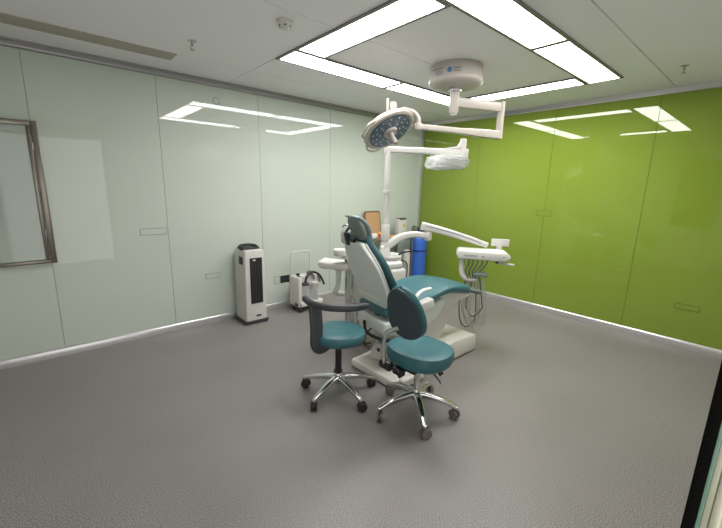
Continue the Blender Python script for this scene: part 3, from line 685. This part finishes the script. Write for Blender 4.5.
# right stool with backrest
c = Vector((1.92, 1.53, 0)); ang = math.radians(2)
RS = Matrix.Translation(c) @ Matrix.Rotation(ang, 4, 'Z')
fw = Vector((math.cos(ang), math.sin(ang), 0)); lt = Vector((-fw.y, fw.x, 0))
t = thing('dental_stool', 'teal stool with upright padded backrest and brown grey casters, nearest the camera', 'stool', tuple(c))
star_base(t, c, 160, .29, 'caster_grey', .15)
part('gas_column', M['chrome'], t, lambda b: (cyl(b, c+Vector((0, 0, .17)), c+Vector((0, 0, .40)), .024, .024, 24), cyl(b, c+Vector((0, 0, .385)), c+Vector((0, 0, .415)), .03, .075, 24)))
def seatR(b):
    n = 56; rings = []
    prof = [(0, .408), (.55, .408), (.86, .412), (.96, .424), (1.0, .450), (1.0, .478), (.965, .500), (.87, .514), (.6, .514), (.3, .508), (0, .506)]
    for q_, z in prof:
        if q_ == 0: rings.append([b.verts.new(RS @ Vector((0.02, 0, z)))]); continue
        ring = []
        for i in range(n):
            a = 2*PI*i/n; cc, sn = math.cos(a), math.sin(a)
            rx = .245 if cc > 0 else .22; ry = .235
            e = 2/2.5
            x = math.copysign(abs(cc)**e, cc)*rx*q_+.02; y = math.copysign(abs(sn)**e, sn)*ry*q_
            y *= 1-.16*max(0, cc)
            dz = 0
            if z > .48: dz = .020*max(0, -cc)*q_**3 - .012*max(0, cc)*q_**2 + .01*abs(sn)*q_**3
            ring.append(b.verts.new(RS @ Vector((x, y, z+dz))))
        rings.append(ring)
    for A_, B_ in zip(rings[:-1], rings[1:]):
        for i in range(n):
            j = (i+1) % n
            if len(A_) == 1: b.faces.new((A_[0], B_[j], B_[i]))
            elif len(B_) == 1: b.faces.new((A_[i], A_[j], B_[0]))
            else: b.faces.new((A_[i], A_[j], B_[j], B_[i]))
part('seat', M['teal'], t, seatR)
bc = c - fw*.20 - lt*.03
bu = (Vector((0, 0, 1)) - fw*.24).normalized(); bnn = lt.cross(bu).normalized()
if bnn.dot(fw) < 0: bnn = -bnn
LB = .375
def hwf(q):
    x = 2*q/LB-1
    return max(.012, .150*max(0, 1-abs(x)**2.5)**(1/2.1)*(1-.20*x))
ss = [LB*(.5-.5*math.cos(PI*(.02+.96*i/40))) for i in range(41)]
b0 = bc+Vector((0, 0, .645))
part('backrest', M['teal'], t, lambda b: slab(b, [b0+bu*s+bnn*(.03+.02*math.cos(PI*(s/LB-.4))) for s in ss], [hwf(s) for s in ss], [.06*min(1, .25+hwf(s)/.12) for s in ss], lateral=tuple(lt), e=2.5, end_round=2))
part('backrest_panel', M['back_dark'], t, lambda b: slab(b, [b0+bu*s+bnn*(-.002+.02*math.cos(PI*(s/LB-.4))) for s in ss], [max(.008, hwf(s)-.008) for s in ss], [.026*min(1, .3+hwf(s)/.10) for s in ss], lateral=tuple(lt), e=2.8, end_round=2))
part('back_stem', M['chrome'], t, lambda b: sweep(b, spline([c-fw*.08+Vector((0, 0, .40)), c-fw*.18+lt*.05+Vector((0, 0, .40)), c-fw*.255+lt*.085+Vector((0, 0, .43)), c-fw*.275+lt*.09+Vector((0, 0, .52)), c-fw*.275+lt*.09+Vector((0, 0, .61)), c-fw*.268+lt*.07+Vector((0, 0, .675)), b0+bu*.08+lt*.03-bnn*.012], 6), rrect(.032, .026, .010), up=(0, 0, 1)))
part('adjust_knob', M['black'], t, lambda b: (cyl(b, c-fw*.25+lt*.04+Vector((0, 0, .43)), c-fw*.25+lt*.13+Vector((0, 0, .43)), .034, .030, 20, .006), box(b, (-.23, -.02, .372), (-.15, .05, .412), .014, 3, RS), cyl(b, c-fw*.22-lt*.01+Vector((0, 0, .37)), c-fw*.17-lt*.01+Vector((0, 0, .375)), .016, n=16, bev=.004)))
part('seat_plate', M['black'], t, lambda b: box(b, (-.16, -.09, .388), (.14, .09, .411), .006, 2, RS))
part('height_lever', M['steel'], t, lambda b: (tube(b, [RS @ Vector(p) for p in ((-.02, -.03, .385), (.0, -.12, .37), (-.02, -.20, .345), (-.03, -.22, .335))], .006, 8), ))
part('lever_paddle', M['black'], t, lambda b: (box(b, (-.02, -.05, -.008), (.02, .05, .008), .005, 2, RS @ Matrix.Translation((.10, -.10, .345)) @ Matrix.Rotation(.5, 4, 'X')), tube(b, [RS @ Vector(p) for p in ((.05, -.03, .385), (.09, -.07, .365), (.10, -.10, .35))], .006, 8)))

# ---------------------------------------------------------------- white tower air purifier
x0, x1, y0, y1, zt = 1.665, 1.925, 3.885, 4.185, .885
t = thing('air_purifier', 'tall white tower air purifier with a black front grille against the pale wall', 'air purifier', ((x0+x1)/2, (y0+y1)/2, 0))
bd = part('body', M['white'], t, lambda b: prism(b, [(x0, .035), (x1, .035), (x1-.01, zt-.03), (x1-.025, zt), (x0+.025, zt), (x0+.01, zt-.03)], y1-y0, .016, 4, Matrix.Translation((0, (y0+y1)/2, 0))))
part('base', M['grey_plastic'], t, lambda b: box(b, (x0-.02, y0-.01, .018), (x1+.02, y1, .042), .008, 2))
gr = part('front_grille', M['black'], t, lambda b: box(b, (x0+.065, y0-.006, .25), (x1-.045, y0+.004, zt-.09), .004, 2))
part('grille_louvres', M['grey_plastic'], gr, lambda b: [box(b, (x0+.082+.022*k, y0-.010, .265), (x0+.090+.022*k, y0-.005, zt-.14), 0) for k in range(6)])
part('display', M['shell'], gr, lambda b: box(b, (x0+.10, y0-.0075, zt-.122), (x0+.135, y0-.0055, zt-.108), 0))
part('side_vent', M['black'], t, lambda b: box(b, (x0+.004, y0+.06, zt-.17), (x0+.016, y0+.16, zt-.08), .003, 2))
part('power_button', M['black'], t, lambda b: box(b, (x0+.125, y0-.004, .085), (x0+.185, y0+.003, .105), .003, 2))
part('carry_handle', M['black'], t, lambda b: (sweep(b, spline([(x0+.03, y0+.12, zt-.004), (x0+.02, y0+.16, zt+.026), (x0+.07, y0+.20, zt+.036), (x0+.16, y0+.20, zt+.036), (x0+.215, y0+.16, zt+.026), (x0+.225, y0+.10, zt-.004)], 6), rrect(.035, .018, .006)), box(b, (x0+.02, y0+.07, zt-.004), (x0+.22, y0+.24, zt+.016), .006, 2)))
for xx, yy in ((x0+.0, y0+.02), (x1, y0+.02), (x0+.0, y1-.03), (x1, y1-.03)):
    part('caster', M['caster_black'], t, lambda b: cyl(b, (xx-.012, yy, .02), (xx+.012, yy, .02), .02, n=18, bev=.003))

# ---------------------------------------------------------------- suction unit
x0, x1, y0, y1 = 2.36, 2.74, 3.86, 4.10
t = thing('suction_unit', 'white portable suction unit on casters with an upright pull handle', 'suction unit', ((x0+x1)/2, (y0+y1)/2, 0))
part('body', M['white'], t, lambda b: (box(b, (x0, y0+.10, .075), (x1, y1, .47), .016, 3), box(b, (x0, y0, .075), (x0+.05, y0+.12, .47), .014, 3), box(b, (x0, y0, .075), (x1, y0+.12, .135), .012, 3)))
part('chassis', M['black'], t, lambda b: box(b, (x0+.01, y0+.01, .055), (x1-.01, y1-.01, .078), .004, 2))
part('pull_handle', M['white'], t, lambda b: tube(b, [(x0+.03, y1-.02, .44), (x0+.03, y1-.015, .60), (x0+.03, y1-.01, .735), (x0+.06, y1-.01, .765), (x0+.18, y1-.01, .768), (x0+.285, y1-.01, .765), (x0+.315, y1-.01, .735), (x0+.315, y1-.015, .60), (x0+.315, y1-.02, .44)], .011, 10, 6))
for k, xx in enumerate((x0+.14, x0+.275)):
    j = part('collection_jar', M['clear'], t, lambda b: lathe(b, [(0, .137), (.05, .137), (.056, .145), (.056, .335), (.045, .35), (0, .35)], 28, Matrix.Translation((xx, y0+.062, 0))))
    part('jar_lid', M['grey_plastic'] if k == 0 else M['white'], j, lambda b: lathe(b, [(0, .349), (.05, .349), (.05, .375), (.02, .383), (.012, .41), (0, .41)], 24, Matrix.Translation((xx, y0+.062, 0))))
part('hose', M['black'], t, lambda b: tube(b, [(x0+.14, y0+.06, .40), (x0+.16, y0+.06, .46), (x0+.24, y0+.07, .51), (x0+.33, y0+.05, .48), (x0+.38, y0+.03, .40), (x0+.40, y0+.01, .33)], .014, 10))
part('hose', M['dark_hose'], t, lambda b: tube(b, [(x0+.275, y0+.06, .40), (x0+.26, y0+.08, .47), (x0+.20, y0+.12, .50), (x0+.28, y0+.15, .495), (x0+.36, y0+.10, .45), (x0+.37, y0+.06, .36)], .012, 10))
part('gauge', M['black'], t, lambda b: cyl(b, (x0+.085, y0+.16, .465), (x0+.085, y0+.158, .492), .026, n=20, bev=.004))
part('switch', M['black'], t, lambda b: box(b, (x0+.035, y0+.05, .468), (x0+.06, y0+.10, .480), .003, 2))
for xx, yy in ((x0+.05, y0+.03), (x1-.05, y0+.03), (x0+.05, y1-.04), (x1-.05, y1-.04)):
    part('caster', M['caster_black'], t, lambda b: (cyl(b, (xx-.014, yy, .027), (xx+.014, yy, .027), .027, n=18, bev=.004), cyl(b, (xx, yy, .03), (xx, yy, .058), .010, n=12)))

# ---------------------------------------------------------------- steel side table by the wall and what stands on it
tx0, tx1, ty0, ty1, tz = 3.60, 4.50, 3.80, 4.20, .86
t = thing('side_table', 'stainless steel side table against the pale wall behind the chair', 'table', ((tx0+tx1)/2, (ty0+ty1)/2, 0))
part('table_top', M['steel'], t, lambda b: box(b, (tx0, ty0, tz-.035), (tx1, ty1, tz), .006, 2))
part('shelf', M['steel'], t, lambda b: box(b, (tx0+.02, ty0+.02, .20), (tx1-.02, ty1-.02, .22), .004, 2))
for xx in (tx0+.03, tx1-.03):
    for yy in (ty0+.03, ty1-.03):
        part('leg', M['steel'], t, lambda b: cyl(b, (xx, yy, 0), (xx, yy, tz-.03), .016, n=18))
# cork board leaning on the wall
t = thing('cork_board', 'tan board with a rounded brown edge leaning on the pale wall behind the headrest', 'board', (3.88, 4.15, tz))
KM = Matrix.Translation((3.885, 4.13, tz+.003)) @ Matrix.Rotation(-.12, 4, 'X')
part('board_frame', M['brown_edge'], t, lambda b: prism(b, [(x, z+.20) for x, z in rrect(.34, .40, .045, 4)], .018, .003, 1, KM))
part('board_face', M['cardboard'], t, lambda b: prism(b, [(x, z+.20) for x, z in rrect(.29, .35, .03, 4)], .004, 0, 1, KM @ Matrix.Translation((0, -.011, 0))))
t = thing('white_case', 'white box with a yellow warning triangle on the steel table', 'box', (4.36, 4.05, tz))
part('case_body', M['white'], t, lambda b: box(b, (4.30, 3.98, tz+.0005), (4.48, 4.07, tz+.272), .010, 3))
part('case_lid', M['grey_plastic'], t, lambda b: box(b, (4.31, 3.985, tz+.272), (4.47, 4.06, tz+.285), .008, 2))
part('clasp', M['black'], t, lambda b: (box(b, (4.315, 3.972, tz+.262), (4.465, 3.981, tz+.28), .003, 2)))
part('warning_triangle', M['yellow'], t, lambda b: prism(b, [(4.395, tz+.145), (4.46, tz+.145), (4.4275, tz+.205)], .002, 0, 1, Matrix.Translation((0, 3.979, 0))))
part('warning_mark', M['black'], t, lambda b: prism(b, [(4.4235, tz+.153), (4.4315, tz+.153), (4.4295, tz+.182), (4.4255, tz+.182)], .002, 0, 1, Matrix.Translation((0, 3.9775, 0))))
o = part('cardboard_sheet', M['cardboard'], None, lambda b: box(b, (-.16, -.10, 0), (.16, .10, .022), .003, 1, Matrix.Translation((4.10, 3.93, tz+.0005)) @ Matrix.Rotation(.2, 4, 'Z')))
tag(o, 'flat brown cardboard lying on the steel table behind the lamp pole', 'cardboard')
t = thing('supply_bag', 'white plastic bag with red and yellow print on the table beside the headrest', 'bag', (3.80, 3.90, tz))
def bag(b):
    ball(b, (3.70, 3.92, tz+.047), .07, (1.1, .8, .66)); 
    for v in b.verts: v.co += Vector((random.uniform(-.006, .006), random.uniform(-.006, .006), random.uniform(-.004, .004)))
part('bag_body', M['white'], t, bag, 20)
part('red_print', M['red'], t, lambda b: box(b, (3.735, 3.845, tz+.045), (3.79, 3.875, tz+.08), .008, 2))
part('yellow_print', M['yellow'], t, lambda b: box(b, (3.755, 3.86, tz+.075), (3.825, 3.90, tz+.105), .012, 2))
# grey machine with handle beside the cylinder
t = thing('grey_machine', 'grey upright machine with a black handle standing beside the blue cylinder', 'machine', (3.80, 3.54, 0))
part('machine_body', M['shell'], t, lambda b: box(b, (3.670, 3.480, .06), (3.850, 3.680, .70), .02, 3))
part('front_panel', M['alu_dark'], t, lambda b: box(b, (3.665, 3.510, .30), (3.672, 3.650, .64), .002, 1))
part('column', M['white'], t, lambda b: box(b, (3.920, 3.440, .02), (3.990, 3.510, .74), .01, 2))
part('handle', M['black'], t, lambda b: (tube(b, [(3.760, 3.480, .66), (3.740, 3.410, .72), (3.840, 3.380, .74), (3.960, 3.400, .73), (4.010, 3.480, .70), (3.980, 3.540, .68)], .012, 8), tube(b, [(3.860, 3.480, .30), (3.900, 3.420, .34), (3.900, 3.420, .55), (3.860, 3.480, .60)], .009, 8)))
part('base', M['grey_plastic'], t, lambda b: box(b, (3.640, 3.420, 0), (4.020, 3.700, .06), .012, 2))
# blue gas cylinder in the corner
gx, gy = 4.76, 3.94
t = thing('oxygen_cylinder', 'blue gas cylinder standing in the corner beside the green wall', 'gas cylinder', (gx, gy, 0))
part('cylinder_body', M['blue_paint'], t, lambda b: lathe(b, [(0, 0), (.12, 0), (.135, .02), (.138, .06), (.138, .74), (.130, .80), (.10, .85), (.055, .885), (.05, .90), (0, .90)], 48, Matrix.Translation((gx, gy, 0))))
part('band', M['blue_dark'], t, lambda b: lathe(b, [(.1385, .585), (.143, .585), (.143, .615), (.1385, .615), (.1385, .585)], 40, Matrix.Translation((gx, gy, 0))))
part('valve_cap', M['blue_dark'], t, lambda b: lathe(b, [(0, .90), (.05, .90), (.052, .95), (.045, .975), (0, .98)], 28, Matrix.Translation((gx, gy, 0))))
part('regulator', M['steel'], t, lambda b: (cyl(b, (gx-.02, gy, .955), (gx-.14, gy+.03, .955), .024, n=18, bev=.004), cyl(b, (gx-.11, gy-.02, .92), (gx-.11, gy-.02, 1.01), .034, n=20, bev=.005)))
part('hose', M['dark_hose'], t, lambda b: tube(b, [(gx-.13, gy+.02, .99), (gx-.18, gy-.02, 1.02), (gx-.24, gy-.05, .95), (gx-.24, gy-.06, .60), (gx-.20, gy-.04, .25)], .008, 8))
